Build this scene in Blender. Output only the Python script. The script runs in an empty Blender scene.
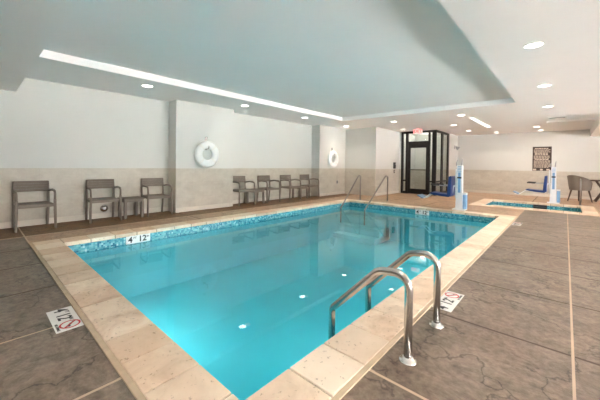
import bpy, bmesh, math, random
from mathutils import Vector, Matrix
random.seed(7)
S = bpy.context.scene
COL = S.collection
PI = math.pi
H = 2.55          # ceiling
# ------------------------------------------------------------------ materials
def mat(name):
    m = bpy.data.materials.new(name); m.use_nodes = True
    nt = m.node_tree; b = nt.nodes['Principled BSDF']
    return m, nt, b
def N(nt, kind, **kw):
    n = nt.nodes.new(kind)
    for k, v in kw.items():
        if hasattr(n, k): setattr(n, k, v)
    return n
def L(nt, a, b): nt.links.new(a, b)
def mixc(nt, fac, a, b, mode='MIX'):
    n = nt.nodes.new('ShaderNodeMix'); n.data_type = 'RGBA'; n.blend_type = mode
    for sock, v in ((0, fac), (6, a), (7, b)):
        if hasattr(v, 'is_linked'): L(nt, v, n.inputs[sock])
        elif isinstance(v, (int, float)): n.inputs[sock].default_value = v
        else: n.inputs[sock].default_value = (*v, 1)
    return n.outputs[2]
def mth(nt, op, a, b=None, c=None):
    n = nt.nodes.new('ShaderNodeMath'); n.operation = op
    for i, v in enumerate((a, b, c)):
        if v is None: continue
        if hasattr(v, 'is_linked'): L(nt, v, n.inputs[i])
        else: n.inputs[i].default_value = v
    return n.outputs[0]
def ramp(nt, fac, stops):
    n = nt.nodes.new('ShaderNodeValToRGB'); L(nt, fac, n.inputs[0])
    e = n.color_ramp.elements
    while len(e) < len(stops): e.new(0.5)
    for el, (p, c) in zip(e, stops): el.position = p; el.color = (*c, 1) if len(c) == 3 else c
    return n.outputs[0]
def noise(nt, vec, scale, detail=4, rough=.55, dist=0):
    n = nt.nodes.new('ShaderNodeTexNoise'); n.inputs['Scale'].default_value = scale
    n.inputs['Detail'].default_value = detail; n.inputs['Roughness'].default_value = rough
    n.inputs['Distortion'].default_value = dist
    if vec is not None: L(nt, vec, n.inputs['Vector'])
    return n.outputs['Fac']
def pos(nt): return nt.nodes.new('ShaderNodeNewGeometry').outputs['Position']
def objc(nt): return nt.nodes.new('ShaderNodeTexCoord').outputs['Object']
def scalev(nt, v, s):
    n = nt.nodes.new('ShaderNodeMapping'); n.inputs['Scale'].default_value = s
    L(nt, v, n.inputs['Vector']); return n.outputs[0]
def bump(nt, b, h, strength=.2, dist=.01):
    n = nt.nodes.new('ShaderNodeBump'); n.inputs['Strength'].default_value = strength
    n.inputs['Distance'].default_value = dist
    L(nt, h, n.inputs['Height']); L(nt, n.outputs[0], b.inputs['Normal'])
def plain(name, col, rough=.5, metal=0, spec=.5, var=.06, scale=9):
    m, nt, b = mat(name)
    f = noise(nt, objc(nt), scale, 3)
    c2 = tuple(max(0, c * (1 - var * 2)) for c in col)
    L(nt, mixc(nt, f, c2, tuple(min(1, c * (1 + var)) for c in col)), b.inputs['Base Color'])
    b.inputs['Roughness'].default_value = rough; b.inputs['Metallic'].default_value = metal
    b.inputs['Specular IOR Level'].default_value = spec
    return m
def emit(name, col, strength):
    m, nt, b = mat(name)
    b.inputs['Base Color'].default_value = (*col, 1)
    b.inputs['Emission Color'].default_value = (*col, 1)
    b.inputs['Emission Strength'].default_value = strength
    return m
M = {}
# stamped, stained concrete deck
def deck(name, tones, dark, spec=.25):
    m, nt, b = mat(name)
    p = pos(nt)
    big = noise(nt, p, 1.1, 6, .62, .8)
    st = noise(nt, scalev(nt, p, (1.3, 2.6, 1)), 1.9, 9, .72, 1.6)
    mid = noise(nt, p, 6, 7, .7, 1.2)
    fine = noise(nt, p, 26, 6, .7)
    c = ramp(nt, big, [(.32, tones[0]), (.5, tones[1]), (.68, tones[2])])
    c = mixc(nt, mth(nt, 'MULTIPLY', ramp(nt, st, [(.38, (1, 1, 1)), (.56, (0, 0, 0))]), .75), c, dark)
    c = mixc(nt, mth(nt, 'MULTIPLY', ramp(nt, mid, [(.48, (0, 0, 0)), (.64, (1, 1, 1))]), .38), c, tuple(min(1, t * 1.45) for t in tones[2]))
    c = mixc(nt, .36, c, ramp(nt, fine, [(.3, tuple(t * .5 for t in tones[0])), (.75, tuple(t * 1.6 for t in tones[2]))]))
    v = nt.nodes.new('ShaderNodeTexVoronoi'); v.feature = 'DISTANCE_TO_EDGE'; v.inputs['Scale'].default_value = 1.3
    w = nt.nodes.new('ShaderNodeVectorMath'); w.operation = 'ADD'
    nn = nt.nodes.new('ShaderNodeTexNoise'); nn.inputs['Scale'].default_value = 3.2; nn.inputs['Detail'].default_value = 7
    L(nt, p, nn.inputs['Vector'])
    sc = nt.nodes.new('ShaderNodeVectorMath'); sc.operation = 'SCALE'; sc.inputs[3].default_value = .9
    L(nt, nn.outputs['Color'], sc.inputs[0]); L(nt, p, w.inputs[0]); L(nt, sc.outputs[0], w.inputs[1])
    L(nt, w.outputs[0], v.inputs['Vector'])
    vein = ramp(nt, v.outputs['Distance'], [(.0, (1, 1, 1)), (.018, (0, 0, 0))])
    c = mixc(nt, mth(nt, 'MULTIPLY', vein, .7), c, tuple(t * .6 for t in dark))
    L(nt, c, b.inputs['Base Color'])
    L(nt, mth(nt, 'MULTIPLY_ADD', st, .25, .30), b.inputs['Roughness'])
    b.inputs['Specular IOR Level'].default_value = spec
    bump(nt, b, mth(nt, 'ADD', st, mth(nt, 'MULTIPLY', fine, .35)), .35, .012)
    return m
M['deck'] = deck('stamped_concrete', [(.115, .074, .049), (.178, .136, .100), (.275, .215, .165)], (.050, .028, .016))
M['decktan'] = deck('tan_stained_concrete', [(.29, .165, .092), (.40, .25, .152), (.48, .33, .215)], (.165, .095, .055), .15)
M['deckbrown'] = deck('brown_stained_shaded_concrete', [(.115, .055, .022), (.175, .088, .036), (.235, .125, .055)], (.06, .028, .011), .08)  # wall strip: brown stain, with the shade under the chairs painted in
M['joint'] = plain('joint_sealant', (.60, .45, .32), .7, var=.2, scale=3)
M['jointdark'] = plain('sawn_joint', (.10, .065, .045), .8, var=.2, scale=3)
def stone():
    m, nt, b = mat('sandstone_coping')
    g = nt.nodes.new('ShaderNodeNewGeometry'); p = g.outputs['Position']; r = g.outputs['Random Per Island']
    f = noise(nt, p, 5, 6, .65, .8); f2 = noise(nt, p, 38, 3, .6)
    c = ramp(nt, f, [(.28, (.52, .36, .24)), (.5, (.75, .58, .43)), (.72, (.88, .75, .60))])
    c = mixc(nt, mth(nt, 'MULTIPLY', r, .7), c, (.88, .78, .64))
    r2 = mth(nt, 'FRACT', mth(nt, 'MULTIPLY', r, 7.31))
    c = mixc(nt, mth(nt, 'MULTIPLY', r2, .55), c, (.58, .38, .23))
    pits = ramp(nt, f2, [(.30, (1, 1, 1)), (.37, (0, 0, 0))])
    c = mixc(nt, mth(nt, 'MULTIPLY', pits, .55), c, (.22, .13, .07))
    L(nt, c, b.inputs['Base Color']); b.inputs['Roughness'].default_value = .55
    bump(nt, b, f2, .3, .006)
    return m
M['stone'] = stone()
M['grout'] = plain('sand_grout', (.58, .44, .30), .8, var=.15, scale=12)
M['stonejoint'] = plain('brown_stone_joint', (.20, .125, .075), .8, var=.2, scale=12)
M['nosing'] = plain('pale_coping_nosing', (.78, .72, .62), .5, var=.06, scale=6)
def mosaic():
    m, nt, b = mat('blue_mosaic')
    p = pos(nt)
    s = scalev(nt, p, (40, 40, 40))
    sn = nt.nodes.new('ShaderNodeVectorMath'); sn.operation = 'FLOOR'
    off = nt.nodes.new('ShaderNodeVectorMath'); off.operation = 'ADD'; off.inputs[1].default_value = (.37, .41, .33)
    L(nt, s, off.inputs[0]); L(nt, off.outputs[0], sn.inputs[0])
    wn = nt.nodes.new('ShaderNodeTexWhiteNoise'); wn.noise_dimensions = '3D'; L(nt, sn.outputs[0], wn.inputs['Vector'])
    c = ramp(nt, wn.outputs['Value'], [(0, (.03, .17, .26)), (.3, (.06, .30, .38)), (.6, (.11, .40, .46)), (.9, (.18, .50, .55)), (1, (.35, .64, .68))])
    L(nt, c, b.inputs['Base Color']); b.inputs['Roughness'].default_value = .18
    return m
M['mosaic'] = mosaic()
def wallm():
    m, nt, b = mat('painted_wall_over_tile_wainscot')
    p = pos(nt); sp = nt.nodes.new('ShaderNodeSeparateXYZ'); L(nt, p, sp.inputs[0])
    z = sp.outputs['Z']
    f = noise(nt, scalev(nt, p, (1, 1, 1.8)), 2.4, 6, .62, .7); f2 = noise(nt, p, 14, 4, .6)
    tile = ramp(nt, f, [(.3, (.45, .41, .345)), (.55, (.53, .49, .42)), (.8, (.59, .555, .49))])
    tile = mixc(nt, .15, tile, ramp(nt, f2, [(.3, (.36, .32, .27)), (.7, (.66, .62, .54))]))
    # big format tile joints
    h = mth(nt, 'ADD', sp.outputs['X'], sp.outputs['Y'])
    jx = mth(nt, 'LESS_THAN', mth(nt, 'FRACT', mth(nt, 'MULTIPLY', h, 1 / .61)), .008)
    jz = mth(nt, 'LESS_THAN', mth(nt, 'FRACT', mth(nt, 'MULTIPLY', z, 1 / .335)), .014)
    tile = mixc(nt, mth(nt, 'MULTIPLY', mth(nt, 'MAXIMUM', jx, jz), .3), tile, (.36, .32, .27))
    paint = mixc(nt, noise(nt, p, 1.2, 2), (.61, .612, .585), (.64, .642, .615))
    up = mth(nt, 'GREATER_THAN', z, 1.0)
    L(nt, mixc(nt, up, tile, paint), b.inputs['Base Color'])
    L(nt, mth(nt, 'MULTIPLY_ADD', up, .35, .35), b.inputs['Roughness'])
    b.inputs['Specular IOR Level'].default_value = .3
    return m
M['wall'] = wallm()
M['ceil'] = plain('ceiling_paint', (.90, .88, .875), .75, spec=.25, var=.015, scale=2)
M['base'] = plain('baseboard_tile', (.62, .57, .49), .5)
M['trimwhite'] = plain('white_trim', (.82, .82, .80), .5, var=.02)
def wood(name, c1, c2, rough=.55):
    m, nt, b = mat(name)
    o = objc(nt)
    f = noise(nt, scalev(nt, o, (30, 4, 60)), 2.2, 6, .65, .5)
    L(nt, mixc(nt, f, c1, c2), b.inputs['Base Color']); b.inputs['Roughness'].default_value = rough
    bump(nt, b, f, .15, .004)
    return m
M['wood'] = wood('weathered_brown_resin_wood', (.10, .075, .058), (.235, .18, .14))
M['wood2'] = wood('weathered_frame_wood', (.16, .125, .10), (.29, .235, .19))
M['darkwood'] = wood('dark_brown_wood', (.05, .03, .02), (.12, .075, .05))
def wickerm():
    m, nt, b = mat('grey_wicker')
    o = objc(nt)
    w = nt.nodes.new('ShaderNodeTexWave'); w.wave_type = 'BANDS'; w.bands_direction = 'Z'; w.inputs['Scale'].default_value = 14
    w.inputs['Distortion'].default_value = 2; L(nt, o, w.inputs['Vector'])
    L(nt, mixc(nt, w.outputs['Fac'], (.10, .078, .06), (.26, .215, .175)), b.inputs['Base Color'])
    b.inputs['Roughness'].default_value = .7
    bump(nt, b, w.outputs['Fac'], .4, .01)
    return m
M['wicker'] = wickerm()
M['steel'] = plain('brushed_steel', (.64, .62, .59), .22, 1, var=.04, scale=30)
M['satin'] = plain('satin_steel', (.36, .34, .32), .3, 1, var=.04, scale=30)
M['white'] = plain('white_plastic', (.83, .84, .84), .35, var=.02)
M['greyplastic'] = plain('grey_plastic', (.35, .36, .37), .4)
M['blue'] = plain('blue_seat_plastic', (.012, .042, .19), .35, var=.15)
M['lightblue'] = plain('pale_blue_plastic', (.22, .40, .62), .4)
M['black'] = plain('black_plastic', (.02, .02, .022), .35)
M['bronze'] = plain('dark_bronze_aluminium', (.011, .008, .007), .4, 0, .35)
M['signwhite'] = plain('white_ceramic', (.86, .85, .82), .25, var=.02)
M['ink'] = plain('black_ink', (.012, .012, .014), .5)
M['redink'] = plain('red_ink', (.55, .02, .03), .5)
M['signbrown'] = plain('dark_brown_sign_panel', (.045, .027, .021), .45, var=.12)
M['signtext'] = plain('pale_sign_lettering', (.66, .55, .46), .5)
M['lamp'] = emit('lamp_diffuser', (1, .95, .86), 14)
M['lampstrip'] = emit('linear_diffuser', (1, .97, .92), 2.5)
M['exitface'] = emit('exit_sign_face', (1, .62, .58), .55)
M['exitred'] = emit('exit_sign_letters', (1, .04, .04), 2.5)
M['plaster'] = plain('aqua_pool_plaster', (.42, .86, .90), .7, var=.04, scale=1.5)
M['steppl'] = plain('pale_step_plaster', (.60, .84, .85), .7, var=.04, scale=1.5)
def glassm():
    m, nt, b = mat('clear_glass'); nt.nodes.remove(b)
    out = nt.nodes['Material Output']
    t = nt.nodes.new('ShaderNodeBsdfTransparent'); t.inputs[0].default_value = (.93, .96, .95, 1)
    g = nt.nodes.new('ShaderNodeBsdfGlossy'); g.inputs['Roughness'].default_value = .02
    lw = nt.nodes.new('ShaderNodeLayerWeight'); lw.inputs[0].default_value = .5
    fr = nt.nodes.new('ShaderNodeMath'); fr.operation = 'MULTIPLY_ADD'; fr.inputs[1].default_value = .75; fr.inputs[2].default_value = .05
    L(nt, mth(nt, 'POWER', lw.outputs['Facing'], 5), fr.inputs[0])
    mx = nt.nodes.new('ShaderNodeMixShader')
    L(nt, fr.outputs[0], mx.inputs[0]); L(nt, t.outputs[0], mx.inputs[1]); L(nt, g.outputs[0], mx.inputs[2])
    L(nt, mx.outputs[0], out.inputs[0])
    return m
M['glass'] = glassm()
def waterm():
    m, nt, b = mat('pool_water'); nt.nodes.remove(b)
    out = nt.nodes['Material Output']
    t = nt.nodes.new('ShaderNodeBsdfTransparent'); t.inputs[0].default_value = (.28, .90, .985, 1)
    g = nt.nodes.new('ShaderNodeBsdfGlossy'); g.inputs['Roughness'].default_value = .012
    g.inputs[0].default_value = (.95, 1, 1, 1)
    fr = nt.nodes.new('ShaderNodeFresnel'); fr.inputs[0].default_value = 1.33
    bm_ = nt.nodes.new('ShaderNodeBump'); bm_.inputs['Strength'].default_value = .018; bm_.inputs['Distance'].default_value = .02
    L(nt, noise(nt, scalev(nt, pos(nt), (1, 1, 1)), 2.5, 2), bm_.inputs['Height'])
    L(nt, bm_.outputs[0], g.inputs['Normal']); L(nt, bm_.outputs[0], fr.inputs['Normal'])
    mx = nt.nodes.new('ShaderNodeMixShader')
    L(nt, fr.outputs[0], mx.inputs[0]); L(nt, t.outputs[0], mx.inputs[1]); L(nt, g.outputs[0], mx.inputs[2])
    L(nt, mx.outputs[0], out.inputs[0])
    return m
M['water'] = waterm()
M['paving'] = plain('outdoor_paving', (.74, .74, .74), .8)
M['blockerwall'] = plain('blocker_wall_render', (.17, .17, .17), .8)
# ------------------------------------------------------------------ mesh helpers
class MB:
    def __init__(s): s.bm = bmesh.new(); s.mi = 0
    def _f(s, vs):
        try:
            f = s.bm.faces.new(vs); f.material_index = s.mi; return f
        except ValueError: return None
    def quad(s, *ps): return s._f([s.bm.verts.new(p) for p in ps])
    def box(s, x0, x1, y0, y1, z0, z1, mtx=None, bev=0):
        vs = [s.bm.verts.new((x, y, z)) for x in (x0, x1) for y in (y0, y1) for z in (z0, z1)]
        fs = [s._f([vs[i] for i in q]) for q in ((0, 1, 3, 2), (4, 6, 7, 5), (0, 4, 5, 1), (2, 3, 7, 6), (0, 2, 6, 4), (1, 5, 7, 3))]
        geo = vs
        if bev:
            es = list({e for f in fs for e in f.edges})
            r = bmesh.ops.bevel(s.bm, geom=es, offset=bev, segments=2, affect='EDGES', profile=.5)
            geo = list({v for f in r['faces'] for v in f.verts} | {v for v in vs if v.is_valid})
        if mtx is not None: bmesh.ops.transform(s.bm, matrix=mtx, verts=geo)
        return s
    def tube(s, pts, r, n=12, cap=True, flat=1.0):
        pts = [Vector(p) for p in pts]
        rs = r if isinstance(r, (list, tuple)) else [r] * len(pts)
        T = []
        for i in range(len(pts)):
            a = pts[max(i - 1, 0)]; b = pts[min(i + 1, len(pts) - 1)]
            T.append((b - a).normalized())
        up = Vector((0, 0, 1)) if abs(T[0].z) < .9 else Vector((0, 1, 0))
        u = T[0].cross(up).normalized(); rings = []
        for i, p in enumerate(pts):
            u = (u - T[i] * u.dot(T[i])).normalized(); v = T[i].cross(u)
            rings.append([s.bm.verts.new(p + (u * math.cos(2 * PI * k / n) + v * flat * math.sin(2 * PI * k / n)) * rs[i]) for k in range(n)])
        for a, b in zip(rings, rings[1:]):
            for k in range(n):
                f = s._f([a[k], a[(k + 1) % n], b[(k + 1) % n], b[k]])
                if f: f.smooth = True
        if cap: s._f(rings[0][::-1]); s._f(rings[-1])
        return s
    def lathe(s, prof, n=24, c=(0, 0, 0), mtx=None):
        rings = []; allv = []
        for r, z in prof:
            if r < 1e-6: ring = [s.bm.verts.new((c[0], c[1], c[2] + z))]
            else: ring = [s.bm.verts.new((c[0] + r * math.cos(2 * PI * k / n), c[1] + r * math.sin(2 * PI * k / n), c[2] + z)) for k in range(n)]
            rings.append(ring); allv += ring
        for a, b in zip(rings, rings[1:]):
            for k in range(n):
                q = [a[k % len(a)], a[(k + 1) % len(a)], b[(k + 1) % len(b)], b[k % len(b)]]
                q = [v for i, v in enumerate(q) if v not in q[:i]]
                if len(q) > 2:
                    f = s._f(q)
                    if f: f.smooth = True
        if mtx is not None: bmesh.ops.transform(s.bm, matrix=mtx, verts=allv)
        return s
    def prism(s, poly, a, b, axis='z', mtx=None):
        def P(p, t): return {'z': (p[0], p[1], t), 'y': (p[0], t, p[1]), 'x': (t, p[0], p[1])}[axis]
        A = [s.bm.verts.new(P(p, a)) for p in poly]; B = [s.bm.verts.new(P(p, b)) for p in poly]
        s._f(A[::-1]); s._f(B)
        for i in range(len(poly)): s._f([A[i], A[(i + 1) % len(poly)], B[(i + 1) % len(poly)], B[i]])
        if mtx is not None: bmesh.ops.transform(s.bm, matrix=mtx, verts=A + B)
        return s
    def build(s, name, mats, parent=None, label=None, loc=None):
        bmesh.ops.recalc_face_normals(s.bm, faces=s.bm.faces)
        me = bpy.data.meshes.new(name); s.bm.to_mesh(me); s.bm.free()
        for m in (mats if isinstance(mats, (list, tuple)) else [mats]): me.materials.append(m)
        o = bpy.data.objects.new(name, me); COL.objects.link(o)
        if parent is not None: o.parent = parent
        if label: o['label'] = label
        if loc is not None: o.location = loc
        return o
def arc_path(pts, r, n=6):
    """polyline with rounded corners"""
    pts = [Vector(p) for p in pts]; out = [pts[0]]
    for i in range(1, len(pts) - 1):
        a, b, c = pts[i - 1], pts[i], pts[i + 1]
        rr = r[i - 1] if isinstance(r, (list, tuple)) else r
        d1 = (a - b).normalized(); d2 = (c - b).normalized()
        ang = d1.angle(d2); t = min(rr / math.tan(ang / 2), (a - b).length * .49, (c - b).length * .49)
        p0 = b + d1 * t; p1 = b + d2 * t
        rad = t * math.tan(ang / 2); cen = b + (d1 + d2).normalized() * (rad / math.sin(ang / 2))
        v0 = p0 - cen; v1 = p1 - cen; th = v0.angle(v1); ax = v0.cross(v1).normalized()
        for k in range(n + 1): out.append(cen + Matrix.Rotation(th * k / n, 3, ax) @ v0)
    out.append(pts[-1]); return out
def text_mb(mb, txt, size, mtx, ext=.0008, align='CENTER', bold=0):
    cu = bpy.data.curves.new('t', 'FONT'); cu.body = txt; cu.size = size; cu.extrude = ext
    cu.align_x = align; cu.align_y = 'CENTER'; cu.offset = bold; cu.resolution_u = 3
    ob = bpy.data.objects.new('t', cu); COL.objects.link(ob)
    dg = bpy.context.evaluated_depsgraph_get(); dg.update()
    me = bpy.data.meshes.new_from_object(ob.evaluated_get(dg))
    n0 = len(mb.bm.verts); f0 = len(mb.bm.faces)
    me.transform(mtx); mb.bm.from_mesh(me)
    mb.bm.faces.ensure_lookup_table()
    for f in mb.bm.faces[f0:]: f.material_index = mb.mi
    bpy.data.objects.remove(ob); bpy.data.curves.remove(cu); bpy.data.meshes.remove(me)
def tag(o, label, cat, group=None):
    o['label'] = label; o['category'] = cat
    if group: o['group'] = group
    return o
def thing(name, label, cat, loc=(0, 0, 0), rz=0, group=None):
    o = bpy.data.objects.new(name, None); COL.objects.link(o); o.empty_display_size = .1
    o.location = loc; o.rotation_euler = (0, 0, rz)
    return tag(o, label, cat, group)
def struct(o): o['kind'] = 'structure'; return o
def dup(root, loc, rz, label):
    r = root.copy(); COL.objects.link(r); r.location = loc; r.rotation_euler = (0, 0, rz); r['label'] = label
    for ch in list(root.children):
        c = ch.copy(); COL.objects.link(c); c.parent = r
        for g in list(ch.children):
            d = g.copy(); COL.objects.link(d); d.parent = c
    return r
# ------------------------------------------------------------------ dimensions
PX0, PX1, PY0, PY1 = -5.10, -1.098, .84, 8.05         # pool opening
CO = .31                                             # coping width
TX0, TX1, TY0, TY1 = -1.85, .35, 10.15, 11.95        # hot tub opening
TC = .30
WL, PIER, YFAR, YNEAR, XR = -6.90, -6.53, 15.0, -2.5, 6.8
# ------------------------------------------------------------------ floor: jointed concrete slabs
fl = MB()
G = .010
def gp(x): return .028 if x == -5.95 else .0065 if x == .05 else G
def slabs(xs, ys, light_x=(), light_y=(), tone=lambda x: 0):
    for a, b in zip(xs, xs[1:]):
        for c, d in zip(ys, ys[1:]):
            fl.mi = tone(a)
            x0 = a + gp(a) if a in xs[1:-1] else a; x1 = b - gp(b) if b in xs[1:-1] else b
            y0 = c + G if c in ys[1:-1] else c; y1 = d - G if d in ys[1:-1] else d
            fl.quad((x0, y0, 0), (x1, y0, 0), (x1, y1, 0), (x0, y1, 0))
    for x in xs[1:-1]:
        fl.mi = 1 if x in light_x else 2
        fl.quad((x - 1.1 * gp(x), ys[0], -.002), (x + 1.1 * gp(x), ys[0], -.002), (x + 1.1 * gp(x), ys[-1], -.002), (x - 1.1 * gp(x), ys[-1], -.002))
    for y in ys[1:-1]:
        fl.mi = 1 if y in light_y else 2
        fl.quad((xs[0], y - 1.1 * G, -.0025), (xs[-1], y - 1.1 * G, -.0025), (xs[-1], y + 1.1 * G, -.0025), (xs[0], y + 1.1 * G, -.0025))
ox0, ox1, oy0, oy1 = PX0 - CO, PX1 + CO, PY0 - CO, PY1 + CO
tx0, tx1, ty0, ty1 = TX0 - TC, TX1 + TC, TY0 - TC, TY1 + TC
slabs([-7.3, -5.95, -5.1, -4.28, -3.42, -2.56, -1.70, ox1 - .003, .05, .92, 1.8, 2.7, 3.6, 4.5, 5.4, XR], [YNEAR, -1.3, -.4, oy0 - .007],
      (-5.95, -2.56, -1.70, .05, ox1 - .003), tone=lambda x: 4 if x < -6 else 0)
slabs([ox1 + .0, .05, .95, 1.85, 2.75, 3.65, 4.55, 5.45, XR], [oy0 - .007, 1.465, 2.40, 3.30, 4.20, 4.98, 5.9, 6.8, 7.7, 8.6, ty0], (.05,), (1.465,))
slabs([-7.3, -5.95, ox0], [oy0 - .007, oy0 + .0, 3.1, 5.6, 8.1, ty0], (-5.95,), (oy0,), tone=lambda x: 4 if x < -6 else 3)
slabs([ox0, -4.2, -3.0, -2.15, ox1], [oy1, ty0], (), tone=lambda x: 3)
slabs([-7.3, -5.2, -3.73, tx0], [ty0, 11.0, 12.3, 13.6, YFAR], (), tone=lambda x: 3)
slabs([tx0, -.8, tx1], [ty1, 13.6, YFAR], (), tone=lambda x: 3)
slabs([tx1, 1.5, 2.5, 3.5, 4.5, 5.5, XR], [ty0, 11.1, 12.2, 13.6, YFAR], (), tone=lambda x: 3)
fl.mi = 2
for a, b_, c, d in ((-7.4, PX0 - .1, YNEAR - .2, YFAR + .2), (PX1 + .1, XR + .25, YNEAR - .2, TY0 - .1), (PX0 - .1, PX1 + .1, YNEAR - .2, PY0 - .1), (PX0 - .1, PX1 + .1, PY1 + .1, TY0 - .1),
                    (PX0 - .1, TX0 - .1, TY0 - .1, YFAR + .2), (TX1 + .1, XR + .25, TY0 - .1, YFAR + .2), (TX0 - .1, TX1 + .1, TY1 + .1, YFAR + .2)):
    fl.box(a, b_, c, d, -.09, -.05)
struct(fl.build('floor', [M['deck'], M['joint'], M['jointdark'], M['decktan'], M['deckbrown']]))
# ------------------------------------------------------------------ pool and hot tub
def coping(mb, x0, x1, y0, y1, w, step, phase_y=0, phase_x=0):
    """stones around an opening; every stone an island with eased edges and a rounded nosing"""
    g = .004; t = .012; nose = .012
    def stone_(a, b, c, d): mb.box(a + g, b - g, c + g, d - g, -.045, t, bev=.006)
    def cuts(a, b, ph):
        out = [a]; v = a + ph
        while v < b - .08:
            if v > a + .08: out.append(v)
            v += step
        return out + [b]
    iw = w - .022
    for s in (0, 1):
        ya, yb = (y0 - iw, y0 + nose) if s == 0 else (y1 - nose, y1 + iw)
        for a, b in zip(*(lambda q: (q, q[1:]))(cuts(x0 - iw, x1 + iw, phase_x))): stone_(a, b, ya, yb)
        xa, xb = (x0 - iw, x0 + nose) if s == 0 else (x1 - nose, x1 + iw)
        for a, b in zip(*(lambda q: (q, q[1:]))(cuts(y0 + nose, y1 - nose, phase_y))): stone_(xa, xb, a, b)
def ring(mb, x0, x1, y0, y1, w, z0, z1):
    mb.box(x0 - w, x1 + w, y0 - w, y0, z0, z1); mb.box(x0 - w, x1 + w, y1, y1 + w, z0, z1)
    mb.box(x0 - w, x0, y0, y1, z0, z1); mb.box(x1, x1 + w, y0, y1, z0, z1)
def basin(name, label, cat, x0, x1, y0, y1, w, depth, wl, step, py, px):
    t = thing(name, label, cat, ((x0 + x1) / 2, (y0 + y1) / 2, -depth))
    inv = Matrix.Translation((-(x0 + x1) / 2, -(y0 + y1) / 2, depth))
    def put(mb, nm, m, lab=None):
        bmesh.ops.transform(mb.bm, matrix=inv, verts=mb.bm.verts); return mb.build(nm, m, t, lab)
    b = MB(); ring(b, x0, x1, y0, y1, .15, -depth, -.19); b.box(x0 - .15, x1 + .15, y0 - .15, y1 + .15, -depth - .15, -depth)
    put(b, 'basin', M['plaster'])
    b = MB(); ring(b, x0, x1, y0, y1, .15, -.19, -.047); put(b, 'waterline_tile', M['mosaic'], 'blue mosaic waterline tile band')
    b = MB(); coping(b, x0, x1, y0, y1, w, step, py, px); put(b, 'coping', M['stone'], 'tan stone coping')
    b = MB(); ring(b, x0 + .002, x1 - .002, y0 + .002, y1 - .002, w - .03, -.046, .002); put(b, 'stone_joint', M['stonejoint'])
    b = MB(); ring(b, x0 - (w - .024), x1 + (w - .024), y0 - (w - .024), y1 + (w - .024), .030, -.04, .009)
    put(b, 'grout_border', M['grout'], 'sandy grout border')
    b = MB(); b.quad((x0 - .001, y0 - .001, wl), (x1 + .001, y0 - .001, wl), (x1 + .001, y1 + .001, wl), (x0 - .001, y1 + .001, wl))
    put(b, 'water', M['water'], 'clear turquoise water')
    return t, put
pool, put = basin('swimming_pool', 'large rectangular turquoise swimming pool with tan stone coping', 'pool', PX0, PX1, PY0, PY1, CO, 1.02, -.165, .308, .31, .2)
b = MB()
for k in range(3):
    b.box(PX0, -3.75, PY1 - .30 * (3 - k), PY1, -1.0 + .001 * k, -.86 + .22 * k)
put(b, 'steps', M['plaster'], 'submerged pale steps')
for x, y in ((-3.12, 2.47), (-3.12, 3.65), (-3.16, 4.85), (-2.2, 4.95)):
    b = MB(); b.lathe([(0, .012), (.025, .012), (.035, .006), (.038, 0)], 16, (x, y, -1.02)); put(b, 'floor_inlet', M['white'], 'white round floor inlet')
tub, putt = basin('hot_tub', 'small rectangular hot tub set in the deck near the back wall', 'hot tub', TX0, TX1, TY0, TY1, TC, .85, -.10, .30, .3, .3)
b = MB(); ring(b, TX0 + .4, TX1 - .4, TY0 + .4, TY1 - .4, .4, -.85, -.42); putt(b, 'bench', M['plaster'])
# ------------------------------------------------------------------ walls
def wallbox(name, *d): 
    b = MB(); b.box(*d); return struct(b.build(name, M['wall']))
wallbox('wall_left', -7.3, WL, YNEAR, 10.2, -.05, 2.9)
wallbox('wall_pier_near', WL - .01, PIER, 3.08, 4.62, -.02, H + .02)
wallbox('wall_pier_far', WL - .01, PIER, 8.29, 9.96, -.02, H + .02)
wallbox('wall_far_left', WL - .2, -5.20, 9.95, 10.3, -.05, 2.9)
wallbox('wall_side', -5.5, -5.20, 10.3, 14.3, -.05, 2.9)
wallbox('wall_vestibule', -5.2, -3.73, 13.72, 14.0, -.05, 2.9)
wallbox('wall_return', -3.95, -3.73, 14.0, YFAR, -.05, 2.9)
wallbox('wall_far', -4.2, XR + .3, YFAR, YFAR + .25, -.05, 2.9)
wallbox('wall_near', -7.3, XR + .3, YNEAR - .25, YNEAR, -.05, 2.9)
def baseb(name, *d):
    b = MB(); b.box(*d, bev=.003); return struct(b.build(name, M['base']))
baseb('baseboard_left', WL, WL + .012, YNEAR, 3.08, 0, .10)
baseb('baseboard_left.001', WL, WL + .012, 4.62, 8.29, 0, .10)
baseb('baseboard_pier', PIER, PIER + .012, 3.08, 4.62, 0, .10)
baseb('baseboard_pier.001', PIER, PIER + .012, 8.29, 9.95, 0, .10)
baseb('baseboard_far', -3.73, XR, YFAR - .012, YFAR, 0, .10)
baseb('baseboard_side', -5.20, -5.188, 9.95, 12.0, 0, .10)
# ceiling with the raised tray over the pool
RX0, RX1, RY0, RY1, RZ = -5.38, -.84, .61, 8.0, 2.665
b = MB()
xs = [-7.3, RX0, RX1, XR + .3]; ys = [YNEAR - .2, RY0, RY1, YFAR + .2]
for i in range(3):
    for j in range(3):
        if i == 1 and j == 1: continue
        b.quad((xs[i], ys[j], H), (xs[i + 1], ys[j], H), (xs[i + 1], ys[j + 1], H), (xs[i], ys[j + 1], H))
b.quad((RX0, RY0, RZ), (RX1, RY0, RZ), (RX1, RY1, RZ), (RX0, RY1, RZ))
for p, q in (((RX0, RY0), (RX1, RY0)), ((RX1, RY0), (RX1, RY1)), ((RX1, RY1), (RX0, RY1)), ((RX0, RY1), (RX0, RY0))):
    b.quad((*p, H), (*q, H), (*q, RZ), (*p, RZ))
b.box(-7.3, XR + .3, YNEAR - .2, YFAR + .2, 2.72, 2.9)
struct(b.build('ceiling', M['ceil']))
b = MB(); b.box(WL - .01, XR + .01, .06, .50, 2.285, H + .01); struct(b.build('trim_1', M['ceil']))
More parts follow.
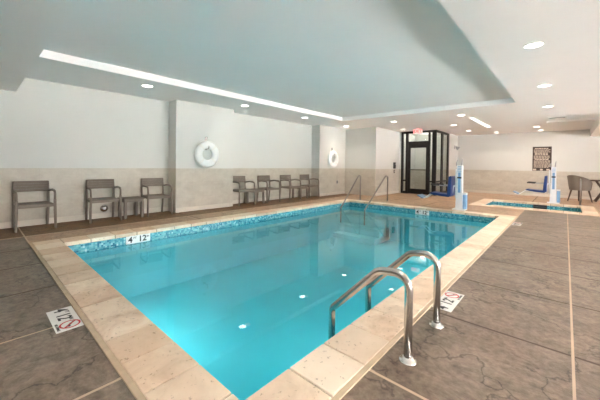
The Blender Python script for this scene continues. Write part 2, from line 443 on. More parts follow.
b = MB(); b.box(.64, .95, 10.7, YFAR + .01, 2.29, H + .01); struct(b.build('trim_2', M['ceil']))
b = MB(); b.box(-.45, .645, 11.70, 11.82, 2.50, H + .01); struct(b.build('trim_3', M['ceil']))
# right wall with big windows
WZ0, WZ1 = .08, 2.29
wins = [(-.7, 2.1), (2.4, 5.2), (5.5, 8.3), (8.6, 11.4)]
b = MB()
b.box(XR, XR + .25, YNEAR, YFAR, -.05, WZ0); b.box(XR, XR + .25, YNEAR, YFAR, WZ1, 2.9)
e = [YNEAR] + [v for w in wins for v in w] + [YFAR]
for a, c in zip(e[::2], e[1::2]): b.box(XR, XR + .25, a, c, WZ0, WZ1)
struct(b.build('wall_right', M['wall']))
for k, (a, c) in enumerate(wins):
    b = MB(); w = .05
    b.box(XR + .08, XR + .15, a, a + w, WZ0, WZ1); b.box(XR + .08, XR + .15, c - w, c, WZ0, WZ1)
    b.box(XR + .08, XR + .15, a + w, c - w, WZ0, WZ0 + w); b.box(XR + .08, XR + .15, a + w, c - w, WZ1 - w, WZ1)
    m_ = (a + c) / 2; b.box(XR + .08, XR + .15, m_ - .025, m_ + .025, WZ0 + w, WZ1 - w)
    f = struct(b.build('window_%d' % (k + 1), M['bronze']))
    g = MB(); g.quad((XR + .115, a + w, WZ0 + w), (XR + .115, c - w, WZ0 + w), (XR + .115, c - w, WZ1 - w), (XR + .115, a + w, WZ1 - w))
    g.build('window_glass', M['glass'], f)
b = MB(); b.quad((XR + .25, -30, -.1), (40, -30, -.1), (40, 40, -.1), (XR + .25, 40, -.1)); struct(b.build('ground', M['paving']))
b = MB(); b.box(15, 15.3, -30, 40, -.1, 3.0); struct(b.build('wall_light_blocker', M['blockerwall']))  # unseen wall, added to block low outdoor light from the room walls
b = MB(); b.box(XR + .2, XR + 3.0, YNEAR - 1, YFAR + 1, 2.75, 2.9); struct(b.build('added_eave', M['ceil']))  # unseen eave, added to shade the paving and dim the nearby ceiling
# ------------------------------------------------------------------ glass vestibule and door
V0X, V1X, VY0, VY1 = -5.2, -3.73, 12.0, 13.72
v = thing('glass_vestibule', 'ceiling-high glass vestibule with dark bronze frame in the far corner', 'vestibule', (V1X, VY0, 0))
def pv(mb, nm, m, lab=None):
    bmesh.ops.transform(mb.bm, matrix=Matrix.Translation((-V1X, -VY0, 0)), verts=mb.bm.verts); return mb.build(nm, m, v, lab)
SP = ((12.70, 12.90), (13.52, 13.72))
def vpost(x0, x1, y0, y1): b = MB(); b.box(x0, x1, y0, y1, 0, H - .005, bev=.003); pv(b, 'post', M['bronze'])
vpost(-5.12, -5.04, 12.0, 12.1); vpost(-4.93, -4.83, 12.0, 12.1)
vpost(-4.03, -3.975, 12.0, 12.1); vpost(-3.88, -3.73, 12.0, 12.06)
vpost(-3.775, -3.73, SP[0][0], SP[0][1]); vpost(-3.775, -3.73, SP[1][0], SP[1][1])
b = MB(); b.box(-5.12, -3.73, 12.01, 12.09, 2.46, H - .004); pv(b, 'head_rail', M['bronze'])
b = MB(); b.box(-3.775, -3.731, 12.13, 13.72, 2.46, H - .004); pv(b, 'head_rail', M['bronze'])
b = MB(); b.box(-4.83, -4.03, 12.01, 12.09, 2.06, 2.13); pv(b, 'transom', M['bronze'])
for x0, x1 in ((-5.04, -4.93), (-3.975, -3.88)):
    b = MB(); b.box(x0, x1, 12.02, 12.08, 0, .10); pv(b, 'bottom_rail', M['bronze'])
    b = MB(); b.box(x0, x1, 12.02, 12.08, .5, .56); pv(b, 'cross_rail', M['bronze'])
for y0, y1 in ((12.13, SP[0][0]), (SP[0][1], SP[1][0])):
    b = MB(); b.box(-3.775, -3.735, y0, y1, 0, .10); pv(b, 'bottom_rail', M['bronze'])
    b = MB(); b.box(-3.775, -3.735, y0, y1, .5, .56); pv(b, 'cross_rail', M['bronze'])
for x0, x1, z0, z1 in ((-5.04, -4.93, .1, 2.46), (-3.975, -3.88, .1, 2.46), (-4.83, -4.03, 2.13, 2.46)):
    b = MB(); b.box(x0, x1, 12.045, 12.055, z0, z1); pv(b, 'glass_panel', M['glass'])
for y0, y1 in ((12.13, SP[0][0]), (SP[0][1], SP[1][0])):
    b = MB(); b.box(-3.757, -3.75, y0, y1, .1, 2.46); pv(b, 'glass_panel', M['glass'])
wallbox('wall_jamb', -5.2, -5.12, 12.0, 12.12, 0, H)
b = MB()
b.box(-4.83, -4.745, 12.02, 12.08, .01, 2.06); b.box(-4.115, -4.03, 12.02, 12.08, .01, 2.06)
b.box(-4.745, -4.115, 12.02, 12.08, .01, .21); b.box(-4.745, -4.115, 12.02, 12.08, 1.87, 2.06)
d = struct(b.build('door_1', M['bronze']))
b = MB(); b.box(-4.745, -4.115, 12.045, 12.055, .21, 1.87); b.build('door_glass', M['glass'], d)
b = MB(); b.tube([(-4.79, 11.99, .98), (-4.07, 11.99, .98)], .016, 10); b.box(-4.80, -4.77, 11.98, 12.02, .96, 1.0); b.box(-4.09, -4.06, 11.98, 12.02, .96, 1.0)
b.build('push_bar', M['bronze'], d)
# ------------------------------------------------------------------ armchairs and side tables
def make_chair():
    t = thing('armchair', '', 'chair', group='brown outdoor armchairs along the left wall')
    # local: +x forward, width on y
    b = MB()
    for k in range(7):                              # slatted seat, slightly dished
        x = -.20 + k * .060; dz = -.012 * math.sin(PI * k / 6)
        b.box(x, x + .054, -.215, .215, .405 + dz, .425 + dz, bev=.004)
    b.build('seat', M['wood'], t)
    b = MB()
    b.box(-.205, .215, -.232, -.212, .365, .415, bev=.004); b.box(-.205, .215, .212, .232, .365, .415, bev=.004)
    b.box(.195, .215, -.212, .212, .365, .415, bev=.004); b.box(-.205, -.185, -.212, .212, .365, .41, bev=.004)
    b.build('seat_frame', M['wood2'], t)
    b = MB()                                        # wide curved back rail made of narrow boards
    for k in range(4):
        z0 = .598 + k * .046; tl = -.245 - (z0 - .6) * .12
        n = 8
        for i in range(n):
            y0 = -.225 + .45 * i / n; y1 = -.225 + .45 * (i + 1) / n
            c0 = -.03 * (1 - (2 * y0 / .45) ** 2); c1 = -.03 * (1 - (2 * y1 / .45) ** 2)
            A = [(tl + c0, y0), (tl + c1, y1), (tl + c1 + .02, y1), (tl + c0 + .02, y0)]
            b.prism(A, z0, z0 + .0445)
    b.build('backrest', M['wood'], t)
    for s in (-1, 1):
        b = MB()                                    # rear leg runs up behind the back rail
        b.tube([(-.275, .222 * s, 0), (-.228, .222 * s, .36), (-.225, .222 * s, .45), (-.248, .222 * s, .62), (-.268, .222 * s, .775)], [.019, .021, .022, .02, .016], 8)
        b.build('leg', M['wood2'], t)
        b = MB()
        b.tube([(.225, .246 * s, 0), (.215, .238 * s, .30), (.212, .236 * s, .49)], [.018, .021, .02], 8)
        b.build('leg', M['wood2'], t)
        b = MB()                                    # bent arm that flows out of the front leg
        b.tube(arc_path([(.212, .236 * s, .49), (.206, .238 * s, .622), (-.05, .247 * s, .632), (-.245, .228 * s, .605)], [.085, .05], 6), .021, 8, flat=.8)
        b.build('armrest', M['wood2'], t)
        b = MB(); b.tube([(.215, .238 * s, .39), (.19, .222 * s, .39)], .013, 8); b.build('bracket', M['wood2'], t)
    return t
def make_table():
    t = thing('side_table', '', 'table', group='low brown side tables between the armchairs')
    b = MB()
    for k in range(5): b.box(-.20 + k * .081, -.20 + k * .081 + .076, -.192, .192, .375, .40, bev=.004)
    b.build('tabletop', M['wood'], t)
    b = MB()
    for s in (-1, 1):
        b.box(-.185, .185, s * .165 - .012, s * .165 + .012, .325, .375); b.box(s * .173 - .012, s * .173 + .012, -.153, .153, .325, .375)
    b.build('apron', M['wood2'], t)
    for sx in (-1, 1):
        for sy in (-1, 1):
            b = MB(); b.prism([(sx * .168 - .024, sy * .158 - .024), (sx * .168 + .024, sy * .158 - .024), (sx * .168 + .024, sy * .158 + .024), (sx * .168 - .024, sy * .158 + .024)], 0, .325)
            b.build('leg', M['wood2'], t)
    return t
R = math.radians
chairs = [((-6.59, .70), 2, 'brown slatted armchair standing alone at the left end of the wall, nearest the camera'),
          ((-6.60, 1.70), -3, 'brown slatted armchair left of the first side table, round wall fitting behind it'),
          ((-6.60, 2.69), -3, 'brown slatted armchair right of the first side table, beside the near pier'),
          ((-6.60, 5.00), -5, 'brown armchair half hidden behind the near pier, left of the middle side table'),
          ((-6.60, 5.96), -3, 'brown armchair right of the middle side table in the recess between the piers'),
          ((-6.60, 6.90), -3, 'brown armchair left of the farthest side table in the recess between the piers'),
          ((-6.60, 7.86), -2, 'brown armchair tucked against the side of the far pier, farthest of the row')]
c0 = make_chair()
for i, ((x, y), a, lab) in enumerate(chairs):
    if i == 0: c0.location = (x, y, 0); c0.rotation_euler = (0, 0, R(a)); c0['label'] = lab
    else: dup(c0, (x, y, 0), R(a), lab)
t0 = make_table()
for i, ((x, y), lab) in enumerate((((-6.64, 2.20), 'low brown side table between the two armchairs left of the near pier'),
                                   ((-6.64, 5.485), 'low brown side table just right of the near pier, between two armchairs'),
                                   ((-6.62, 7.38), 'low brown side table farthest along the wall, between the last two armchairs'))):
    if i == 0: t0.location = (x, y, 0); t0['label'] = lab
    else: dup(t0, (x, y, 0), 0, lab)
# ------------------------------------------------------------------ pool rails
def flange(mb, x, y, r=.05): mb.lathe([(.0235, .026), (.029, .024), (.032, .010), (r - .004, .008), (r, .004), (r, 0)], 20, (x, y, 0))
def grab_rail(y, lab):
    t = thing('grab_rail', lab, 'rail', (-.66, y, 0), 0, 'pair of steel pool ladder rails')
    b = MB()
    b.tube(arc_path([(0, 0, 0), (0, 0, .50), (-.19, 0, .475), (-.535, 0, .125), (-.535, 0, -.75)], [.115, .10, .06], 10), .0235, 16)
    b.build('tube', M['steel'], t)
    b = MB(); flange(b, 0, 0); b.build('flange', M['steel'], t)
grab_rail(1.685, 'curved stainless steel ladder rail nearest the camera')
grab_rail(2.195, 'curved stainless steel ladder rail beside the depth marker tile, second from the camera')
def handrail(p, e, z, lab):
    t = thing('handrail', lab, 'rail', (p[0], p[1], 0), 0, 'steel step handrails at the far end')
    dx, dy = e[0] - p[0], e[1] - p[1]
    b = MB()
    k = (z + .165 + .55) / (z + .165)
    b.tube(arc_path([(0, 0, 0), (0, 0, z), (dx * .10, dy * .10, z + .01), (dx, dy, -.165), (dx, dy, -.60)], [.05, .05, .05], 6), .0215, 12)
    b.build('tube', M['satin'], t)
    b = MB(); flange(b, 0, 0); b.build('flange', M['satin'], t)
handrail((-4.98, 8.50), (-5.02, 7.45), .79, 'slanted stainless steel handrail in the far left pool corner')
handrail((-4.20, 8.85), (-4.30, 7.60), .79, 'slanted stainless steel handrail right of the corner one, into the pool steps')
t = thing('handrail', 'upright slim steel handrail at the right end of the hot tub, before the wicker chair', 'rail', (.40, 12.1, 0))
t.location = (.345, 12.62, 0)
b = MB(); b.tube(arc_path([(0, 0, 0), (0, 0, .80), (.01, -.30, .80), (.01, -.30, .02)], [.1, .1], 6), .010, 10); b.build('tube', M['satin'], t)
b = MB(); flange(b, 0, 0, .035); b.build('flange', M['satin'], t)
b = MB(); flange(b, .01, -.30, .035); b.build('flange', M['satin'], t)
# ------------------------------------------------------------------ pool lifts
def make_lift():
    t = thing('pool_lift', '', 'pool lift', group='white and blue pool access lifts')
    b = MB(); b.box(-.15, .15, -.14, .16, 0, .025, bev=.006); b.build('base_plate', M['white'], t)
    b = MB()
    b.prism([(-.09, .02), (.08, .02), (.068, .45), (.060, 1.16), (-.060, 1.16), (-.072, .45)], -.06, .07, 'y')
    b.build('mast', M['white'], t)
    b = MB(); b.box(-.03, .03, -.064, -.06, .45, .98); 
    for k in range(4): b.box(-.045, .045, -.066, -.061, 1.0 + k * .04, 1.016 + k * .04)
    b.build('label', M['lightblue'], t, 'blue lettering strip on mast')
    b = MB(); b.box(-.05, .05, -.067, -.061, .82, .86); b.build('badge', M['black'], t)
    b = MB(); b.box(.082, .165, -.05, .10, .03, .40, bev=.015); b.build('battery_box', M['lightblue'], t)
    b = MB(); b.box(.078, .17, -.055, .105, .40, .45, bev=.012); b.build('box_lid', M['white'], t)
    b = MB(); b.tube([(-.09, .0, 1.15), (-.085, 0, 1.24), (-.06, 0, 1.30)], [.014, .012, .008], 8); b.tube([(.03, .02, 1.15), (.04, .02, 1.27), (.05, .02, 1.34)], [.014, .012, .008], 8)
    b.build('lift_hook', M['greyplastic'], t)
    b = MB(); b.tube(arc_path([(-.05, .0, .62), (-.16, 0, .62), (-.185, 0, .40)], .06, 5), .022, 10); b.tube([(-.10, .03, .30), (-.10, .03, 1.06)], .02, 10)
    b.build('arm', M['white'], t)
    b = MB(); b.prism([(-.205, .36), (-.165, .36), (-.150, .86), (-.175, .88), (-.215, .86), (-.25, .45), (-.25, .36)], -.22, .22, 'y')
    b.build('backrest', M['blue'], t)
    b = MB(); b.prism([(-.205, .33), (-.205, .395), (-.45, .405), (-.66, .425), (-.695, .405), (-.69, .385), (-.45, .345)], -.22, .22, 'y')
    b.build('seat', M['blue'], t)
    for s in (-1, 1):
        b = MB(); b.tube([(-.20, .2 * s, .62), (-.60, .2 * s, .625)], .013, 8); b.build('armrest_bar', M['greyplastic'], t)
        b = MB(); b.tube([(-.45, .2 * s, .632), (-.66, .2 * s, .64)], .022, 8); b.build('armrest_grip', M['black'], t)
    b = MB()
    for s in (-1, 1): b.tube(arc_path([(-.6, .1 * s, .375), (-.72, .1 * s, .36), (-.86, .1 * s, .24), (-1.0, .1 * s, .245)], .07, 5), .014, 8)
    b.build('footrest_tube', M['white'], t)
    b = MB(); b.prism([(-.87, .255), (-1.03, .325), (-1.045, .305), (-.885, .232)], -.19, .19, 'y'); b.build('footrest', M['lightblue'], t)
    return t
l0 = make_lift(); l0.location = (-2.055, 8.56, 0); l0['label'] = 'white pool lift with blue seat at the far edge of the swimming pool'
dup(l0, (-.28, 12.45, 0), 0, 'white pool lift with blue seat behind the hot tub under the brown sign')
# ------------------------------------------------------------------ lifebuoys
RY = Matrix.Rotation(PI / 2, 4, 'Y')
def make_buoy():
    t = thing('lifebuoy', '', 'lifebuoy', group='white ring lifebuoys on the wall piers')
    b = MB(); n = 16
    prof = [(.225 + .09 * math.cos(2 * PI * k / n), .055 * math.sin(2 * PI * k / n)) for k in range(n + 1)]
    b.lathe(prof, 40, (0, 0, 0), RY); b.build('ring', M['white'], t)
    for k in range(4):
        b = MB(); a = PI / 4 + k * PI / 2
        pr = [(.225 + .094 * math.cos(2 * PI * j / n), .059 * math.sin(2 * PI * j / n)) for j in range(n + 1)]
        rings = []
        for da in (-.11, .11):
            rings.append([b.bm.verts.new((z, r * math.cos(a + da), r * math.sin(a + da))) for r, z in pr[:-1]])
        for i in range(n): b._f([rings[0][i], rings[0][(i + 1) % n], rings[1][(i + 1) % n], rings[1][i]])
        b.build('strap', M['signwhite'], t)
    b = MB()
    pts = []
    for k in range(49):
        a = k / 48 * 2 * PI; rr = .322 + .012 * abs(math.sin(2 * a + PI / 2 + PI / 2))
        pts.append((0, rr * math.cos(a), rr * math.sin(a)))
    b.tube(pts, .006, 6, cap=False); b.build('rope', M['signwhite'], t)
    b = MB(); b.box(-.07, -.055, -.03, .03, .10, .42, bev=.003); b.tube(arc_path([(-.06, 0, .135), (.07, 0, .135), (.07, 0, .2)], .03, 4), .012, 8)
    b.tube(arc_path([(-.06, -.03, .41), (-.01, 0, .43), (-.06, .03, .41)], .02, 4), .006, 6)
    b.build('wall_hook', M['steel'], t)
    return t
b0 = make_buoy(); b0.location = (PIER + .07, 3.82, 1.345); b0['label'] = 'white lifebuoy ring hung on the near pier'
dup(b0, (PIER + .07, 9.03, 1.35), 0, 'white lifebuoy ring hung on the far pier')
# ------------------------------------------------------------------ depth markers
def marker(name, label, origin, ux, uy, w, h, dive, sz, group):
    """tile in the plane spanned by ux (reading direction) and uy (up)"""
    ux = Vector(ux); uy = Vector(uy); nz = ux.cross(uy)
    m = Matrix.Identity(4)
    for i in range(3): m[i][0], m[i][1], m[i][2] = ux[i], uy[i], nz[i]
    t = thing(name, label, 'depth marker', origin, 0, group); t.rotation_euler = m.to_euler()
    b = MB(); b.box(-w / 2, w / 2, -h / 2, h / 2, -.004, .0022, bev=.0008); b.build('tile', M['signwhite'], t)
    b = MB(); z = Matrix.Translation((0, 0, .0045))
    x4 = -.40 * w if dive else -.34 * w
    def tx(s, x, y, size, bold=0): text_mb(b, s, size, Matrix.Translation((x, y, .0026)), .0006, 'CENTER', bold)
    if dive:
        tx('4', -.41 * w, 0, sz, .002); tx('FT', -.285 * w, .22 * h, sz * .30, .0005)
        tx('12', -.085 * w, 0, sz, .002); tx('IN', .072 * w, .22 * h, sz * .30, .0005)
        tx('NO DIVING', .30 * w, -.39 * h, .022, .0006)
    else:
        tx('4', -.33 * w, 0, sz, .004); tx('FT', -.14 * w, .2 * h, sz * .36, .001)
        tx('12', .17 * w, 0, sz, .004); tx('IN', .40 * w, .2 * h, sz * .33, .001)
    b.build('lettering', M['ink'], t)
    if dive:
        b = MB(); cx, cy = .30 * w, .07 * h; ro, ri = .40 * h, .32 * h; n = 36
        for k in range(n):
            a0, a1 = 2 * PI * k / n, 2 * PI * (k + 1) / n
            b.quad(*[(cx + r * math.cos(a), cy + r * math.sin(a), .0034) for r, a in ((ro, a0), (ro, a1), (ri, a1), (ri, a0))])
        mt = Matrix.Translation((cx, cy, 0)) @ Matrix.Rotation(-PI / 4, 4, 'Z')
        b.box(-ri, ri, -.035 * h, .035 * h, .0028, .0033, mt)
        b.build('prohibition_ring', M['redink'], t, 'red no-diving ring')
        b = MB(); mt = Matrix.Translation((cx, cy, 0)) @ Matrix.Rotation(R(-35), 4, 'Z')
        b.box(-.02, .02, -.008, .008, .0024, .0030, mt); b.box(-.045, -.02, -.004, .005, .0024, .0030, mt); b.box(.018, .045, -.003, .003, .0024, .0030, mt)
        b.lathe([(0, .0030), (.008, .0030), (.008, .0024)], 10, (cx + .028, cy - .008, 0))
        b.build('diver_pictogram', M['ink'], t)
    return t
gd = 'white no-diving depth markers set in the deck'
marker('depth_marker', 'white depth tile with red no-diving ring on the left foreground deck', (-2.64, .446, .0), (1, 0, 0), (0, 1, 0), .395, .15, True, .112, gd)
marker('depth_marker', 'white depth tile with red no-diving ring behind the second ladder rail', (-.708, 2.675, .0), (0, 1, 0), (-1, 0, 0), .41, .14, True, .115, gd)
marker('depth_marker', 'small distant depth tile on the deck at the far right pool corner', (-.70, 7.28, .0), (0, 1, 0), (-1, 0, 0), .41, .14, True, .115, gd)
gw = 'white depth tiles in the waterline band'
marker('depth_marker', 'white 4 FT 12 depth tile in the wall-side waterline band, near the left corner', (PX0 + .004, 1.80, -.108), (0, 1, 0), (0, 0, 1), .36, .125, False, .125, gw)
marker('depth_marker', 'white depth tile in the far waterline band, left of the pool lift', (-2.83, PY1 - .004, -.108), (1, 0, 0), (0, 0, 1), .36, .125, False, .125, gw)
t = thing('depth_marker', 'dark marker strip in the far waterline band of the hot tub', 'depth marker', (-.58, TY1 - .004, -.068))
b = MB(); b.box(-.17, .17, -.006, .004, -.03, .03, bev=.001); b.build('tile', M['black'], t)
# worn pale patch on the deck beyond the ladder
# ------------------------------------------------------------------ wall fittings and signs
t = thing('pool_rules_sign', 'dark brown rules sign with pale lettering on the back wall', 'sign', (-.70, YFAR - .012, 1.485))
b = MB(); b.box(-.29, .29, -.012, .012, -.475, .475, bev=.003); b.build('panel', M['signbrown'], t)
b = MB(); z = .42; row = 0
while z > -.36:
    big = row in (0, 4, 5, 9); hgt = .030 if big else .020
    x = -.25 if not big else -.22
    lim = .25 if not big else .22
    while x < lim - .03:
        w = min(random.uniform(.03, .10), lim - x)
        b.box(x, x + w, -.0145, -.012, z - hgt, z); x += w + .016
    z -= hgt + (.030 if big else .022); row += 1
for x0, x1 in ((-.27, -.17), (-.05, .03), (.14, .24)): b.box(x0, x1, -.0145, -.012, -.46, -.395)
b.build('lettering', M['signtext'], t)
t = thing('exit_sign', 'lit red EXIT sign under the ceiling before the glass vestibule', 'exit sign', (-4.14, 11.2, H))
b = MB(); b.box(-.165, .165, -.03, .03, -.20, -.03, bev=.006); b.build('housing', M['white'], t)
b = MB(); b.box(-.15, .15, -.034, -.0305, -.188, -.042); b.build('face', M['exitface'], t)
b = MB(); text_mb(b, 'EXIT', .15, Matrix.Translation((0, -.0352, -.115)) @ Matrix.Rotation(PI / 2, 4, 'X'), .001, 'CENTER', .003); b.build('lettering', M['exitred'], t)
b = MB(); b.box(-.06, .06, -.03, .03, -.03, 0, bev=.003); b.build('canopy', M['white'], t)
t = thing('card_reader', 'black wall unit with card reader slot left of the glass vestibule', 'card reader', (-5.2, 11.50, 1.12))
b = MB(); b.box(0, .06, -.07, .07, -.10, .15, bev=.008); b.build('housing', M['black'], t)
b = MB(); b.box(.06, .065, -.03, .03, .06, .10); b.build('display', M['greyplastic'], t)
t = thing('push_button', 'small grey push button plate below the black wall unit', 'button', (-5.2, 11.51, .90))
b = MB(); b.box(0, .015, -.04, .04, -.06, .06, bev=.003); b.build('plate', M['steel'], t)
b = MB(); b.lathe([(0, .012), (.02, .012), (.024, 0)], 16, (0, 0, 0), Matrix.Translation((.014, 0, 0)) @ RY); b.build('button', M['greyplastic'], t)
t = thing('outlet_plate', 'small grey outlet plate on the far pier below the lifebuoy', 'outlet', (PIER, 9.40, .48))
b = MB(); b.box(0, .02, -.04, .04, -.06, .06, bev=.004); b.build('plate', M['greyplastic'], t)
b = MB(); b.box(.02, .026, -.02, .02, .008, .04); b.box(.02, .026, -.02, .02, -.04, -.008); b.build('socket', M['black'], t)
t = thing('wall_fitting', 'round chrome and white wall fitting low behind the second armchair', 'wall fitting', (WL, 1.79, .19))
b = MB(); b.lathe([(0, .035), (.045, .03), (.07, .015), (.075, 0)], 24, (0, 0, 0), RY); b.build('cover', M['steel'], t)
b = MB(); b.lathe([(0, .05), (.022, .05), (.026, .03)], 16, (0, 0, 0), RY); b.build('nozzle', M['white'], t)
t = thing('wall_camera', 'small grey wall-mounted camera high up beside the vestibule corner', 'camera', (-3.73, 14.5, 1.98))
b = MB(); b.box(0, .02, -.05, .05, -.06, .10, bev=.004); b.tube([(.01, 0, .05), (.13, -.04, .05)], .015, 8); b.build('bracket', M['greyplastic'], t)
b = MB(); b.prism([(.06, .03), (.24, .03), (.22, -.03), (.13, -.12), (.09, -.04)], -.09, .0, 'y'); b.build('camera_body', M['greyplastic'], t)
# ------------------------------------------------------------------ wicker chairs and table in the far right corner
def make_wicker():
    t = thing('wicker_chair', '', 'chair')
    b = MB(); n = 22; rows = 8
    def shell(off):
        g = []
        for j in range(rows + 1):
            r_ = []
            for i in range(n + 1):
                a = R(-125) + R(250) * i / n
                edge = abs(i / n - .5) * 2
                top = .90 - .30 * edge ** 1.8
                z = .40 + (top - .40) * j / rows
                rad = .25 + .05 * (z - .4) / .4 + off
                r_.append(b.bm.verts.new((-rad * math.cos(a), rad * math.sin(a), z)))
            g.append(r_)
        return g
    A, B = shell(0), shell(.025)
    for j in range(rows):
        for i in range(n):
            b._f([A[j][i], A[j][i + 1], A[j + 1][i + 1], A[j + 1][i]]); b._f([B[j][i], B[j + 1][i], B[j + 1][i + 1], B[j][i + 1]])
    for i in range(n): b._f([A[rows][i], A[rows][i + 1], B[rows][i + 1], B[rows][i]]); b._f([A[0][i], B[0][i], B[0][i + 1], A[0][i + 1]])
    for j in range(rows): b._f([A[j][0], A[j + 1][0], B[j + 1][0], B[j][0]]); b._f([A[j][n], B[j][n], B[j + 1][n], A[j + 1][n]])
    b.build('backrest', M['wicker'], t)
    b = MB(); b.lathe([(0, .46), (.22, .455), (.25, .43), (.25, .39), (0, .385)], 24); b.build('seat', M['wicker'], t)
    for sx in (-1, 1):
        for sy in (-1, 1):
            b = MB(); b.tube([(.15 * sx, .15 * sy, .40), (.22 * sx, .21 * sy, 0)], [.026, .016], 8); b.build('leg', M['darkwood'], t)
    return t
w0 = make_wicker(); w0.location = (.37, 13.75, 0); w0.rotation_euler = (0, 0, R(50)); w0['label'] = 'wicker armchair with rounded back standing left of the dark table by the back wall'
t = thing('dining_table', 'dark brown table with crossed legs at the right frame edge by the back wall', 'table', (1.0, 14.35, 0))
b = MB(); b.lathe([(0, .735), (.44, .735), (.45, .72), (.44, .70), (0, .70)], 32); b.build('tabletop', M['darkwood'], t)
for a in (0, 90, 180, 270):
    b = MB(); c, s = math.cos(R(a + 45)), math.sin(R(a + 45))
    b.tube([(.33 * c, .33 * s, 0), (.05 * c, .05 * s, .38), (.30 * c, .30 * s, .70)], [.028, .035, .026], 8); b.build('leg', M['darkwood'], t)
b = MB(); b.lathe([(0, .43), (.07, .42), (.07, .34), (0, .33)], 14); b.build('hub', M['darkwood'], t)
# ------------------------------------------------------------------ ceiling fittings
def make_lamp():
    t = thing('ceiling_light', '', 'ceiling light', group='round recessed downlights')
    b = MB(); b.lathe([(.082, -.002), (.088, -.010), (.10, -.010), (.106, 0)], 28); b.build('trim_ring', M['trimwhite'], t)
    b = MB(); b.lathe([(0, -.004), (.083, -.004)], 28); b.build('diffuser', M['lamp'], t)
    return t
lamps = [((-.30, 4.37), 'round recessed downlight largest in view, right of the ceiling tray'),
         ((-.30, 6.63), 'round recessed downlight second along the right row beside the ceiling tray'),
         ((-.33, 8.94), 'round recessed downlight at the far end of the right row, before the ceiling vent'),
         ((-5.80, 2.18), 'round recessed downlight in the left soffit, left of the near pier'),
         ((-5.85, 4.47), 'round recessed downlight in the left soffit, just right of the near pier'),
         ((-5.88, 6.73), 'round recessed downlight in the left soffit, just before the far pier'),
         ((-5.95, 9.10), 'round recessed downlight in the far left corner over the beige wall'),
         ((-4.14, 9.10), 'round recessed downlight beyond the tray, left of the exit sign'),
         ((-2.16, 9.00), 'round recessed downlight just beyond the tray, left of the linear light'),
         ((-2.86, 11.0), 'round recessed downlight above the right side of the glass vestibule'),
         ((-2.87, 13.1), 'small recessed downlight between the vestibule and the linear light'),
         ((-2.10, 14.2), 'small recessed downlight washing the back wall left of the brown sign'),
         ((-.77, 13.1), 'small recessed downlight before the brown sign, nearer of two close together'),
         ((-.72, 14.3), 'small recessed downlight right above the brown sign, farther of two close together'),
         ((-4.72, 11.2), 'small recessed downlight directly left of the exit sign')]
k0 = make_lamp()
for i, ((x, y), lab) in enumerate(lamps):
    if i == 0: k0.location = (x, y, H); k0['label'] = lab
    else: dup(k0, (x, y, H), 0, lab)
for x, y, e_, sp in [(-.30, -.17, 85, 105), (-.30, 2.10, 45, 105)] + [(*p, 85 if k < 3 else 30 if k < 6 else 22 if k in (7, 14) else 60, 105 if k < 3 else 120) for k, (p, _) in enumerate(lamps)]:
    ld = bpy.data.lights.new('downlight', 'SPOT'); ld.energy = e_; ld.color = (1, .94, .87) if x > -.5 and y < 9 else (1, .88, .74); ld.spot_size = R(sp); ld.spot_blend = .8; ld.shadow_soft_size = .05
    lo = bpy.data.objects.new('downlight', ld); COL.objects.link(lo); lo.location = (x, y, H - .03)
ld = bpy.data.lights.new('vestibule_fill', 'POINT'); ld.energy = 16; ld.color = (1, .93, .82); ld.shadow_soft_size = .12  # unseen fill light, added to brighten the vestibule interior
lo = bpy.data.objects.new('vestibule_fill', ld); COL.objects.link(lo); lo.location = (-4.5, 12.9, 2.35)
t = thing('linear_light', 'long narrow recessed linear light in the ceiling near the vestibule', 'ceiling light', (-2.05, 11.0, H))
b = MB(); ring(b, -.05, .05, -1.3, 1.3, .015, -.006, 0); b.build('frame', M['trimwhite'], t)
b = MB(); b.quad((-.05, -1.3, -.003), (.05, -1.3, -.003), (.05, 1.3, -.003), (-.05, 1.3, -.003)); b.build('diffuser', M['lampstrip'], t)
t = thing('ceiling_vent', 'rectangular grey ceiling vent near the right side of the back wall', 'vent', (-.20, 11.0, H))
b = MB(); ring(b, -.17, .17, -.10, .10, .03, -.012, 0); b.build('frame', M['trimwhite'], t)
for k in range(6):
    b = MB(); y = -.09 + k * .034
    b.prism([(y, -.010), (y + .024, -.002), (y + .026, -.004), (y + .002, -.012)], -.17, .17, 'x'); b.build('slat', M['greyplastic'], t)
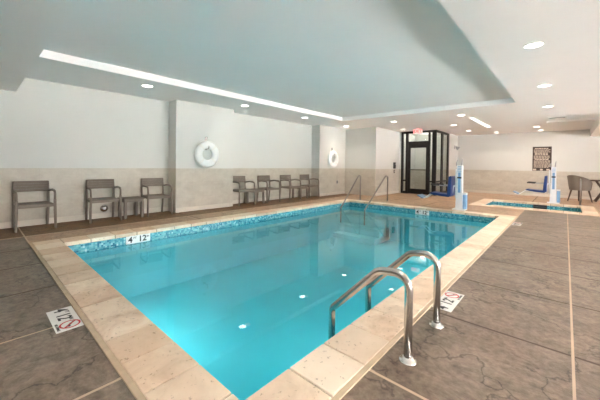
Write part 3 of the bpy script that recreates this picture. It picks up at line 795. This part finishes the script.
# ------------------------------------------------------------------ daylight
w = bpy.data.worlds.new('World'); S.world = w; w.use_nodes = True
bg = w.node_tree.nodes['Background']; bg.inputs[0].default_value = (1, .955, .965, 1); bg.inputs[1].default_value = 42
ld = bpy.data.lights.new('sun', 'SUN'); ld.energy = 440; ld.color = (1, .945, .93); ld.angle = R(1)
lo = bpy.data.objects.new('sun', ld); COL.objects.link(lo); lo.rotation_euler = (R(38), 0, 0); lo.location = (12, -8, 12)
for a, c in wins:
    ld = bpy.data.lights.new('window_portal', 'AREA'); ld.shape = 'RECTANGLE'; ld.size = WZ1 - WZ0; ld.size_y = c - a
    ld.cycles.is_portal = True
    lo = bpy.data.objects.new('window_portal', ld); COL.objects.link(lo); lo.location = (XR + .26, (a + c) / 2, (WZ0 + WZ1) / 2)
    lo.rotation_euler = (0, PI / 2, 0)
for x, y, rz in ((-3.2, PY0 + .05, 0), (-4.0, PY0 + .05, 0)):           # underwater niche lamps in the near pool wall
    ld = bpy.data.lights.new('underwater_spot', 'SPOT'); ld.energy = 40; ld.color = (1, 1, 1); ld.spot_size = R(150); ld.spot_blend = .9; ld.shadow_soft_size = .12
    lo = bpy.data.objects.new('underwater_spot', ld); COL.objects.link(lo); lo.location = (x, y, -.5); lo.rotation_euler = (R(70), 0, 0)
for y in (2.6, 6.0):  # unseen extra spots in the right pool wall, added to brighten the far water
    ld = bpy.data.lights.new('underwater_spot', 'SPOT'); ld.energy = 26; ld.spot_size = R(150); ld.spot_blend = .9; ld.shadow_soft_size = .12
    lo = bpy.data.objects.new('underwater_spot', ld); COL.objects.link(lo); lo.location = (PX1 - .05, y, -.5); lo.rotation_euler = (R(70), 0, R(90))
# ------------------------------------------------------------------ camera
F, CY, (yaw, pit, rol) = 295.468, 167.424, (.732283504, -.00883539458, .0134568432)
fw = Vector((-math.sin(yaw) * math.cos(pit), math.cos(yaw) * math.cos(pit), math.sin(pit)))
r = Vector((math.cos(yaw), math.sin(yaw), 0)); u = r.cross(fw)
c, s = math.cos(rol), math.sin(rol); r, u = c * r + s * u, -s * r + c * u
cam = bpy.data.cameras.new('camera'); cam.sensor_width = 36; cam.lens = F / 600 * 36; cam.shift_y = -(200 - CY) / 600; cam.clip_start = .05
co = bpy.data.objects.new('camera', cam); COL.objects.link(co)
mw = Matrix.Identity(4)
for i in range(3): mw[i][0], mw[i][1], mw[i][2] = r[i], u[i], -fw[i]
mw[2][3] = 1.12
co.matrix_world = mw; S.camera = co
S.view_settings.view_transform = 'Standard'; S.view_settings.look = 'None'; S.view_settings.gamma = 1; S.view_settings.use_curve_mapping = False
S.view_settings.exposure = .1
S.cycles.use_denoising = True
S.cycles.max_bounces = 12; S.cycles.diffuse_bounces = 9; S.cycles.glossy_bounces = 4; S.cycles.transparent_max_bounces = 12
S.cycles.caustics_reflective = False; S.cycles.caustics_refractive = False
S.cycles.sample_clamp_indirect = 60
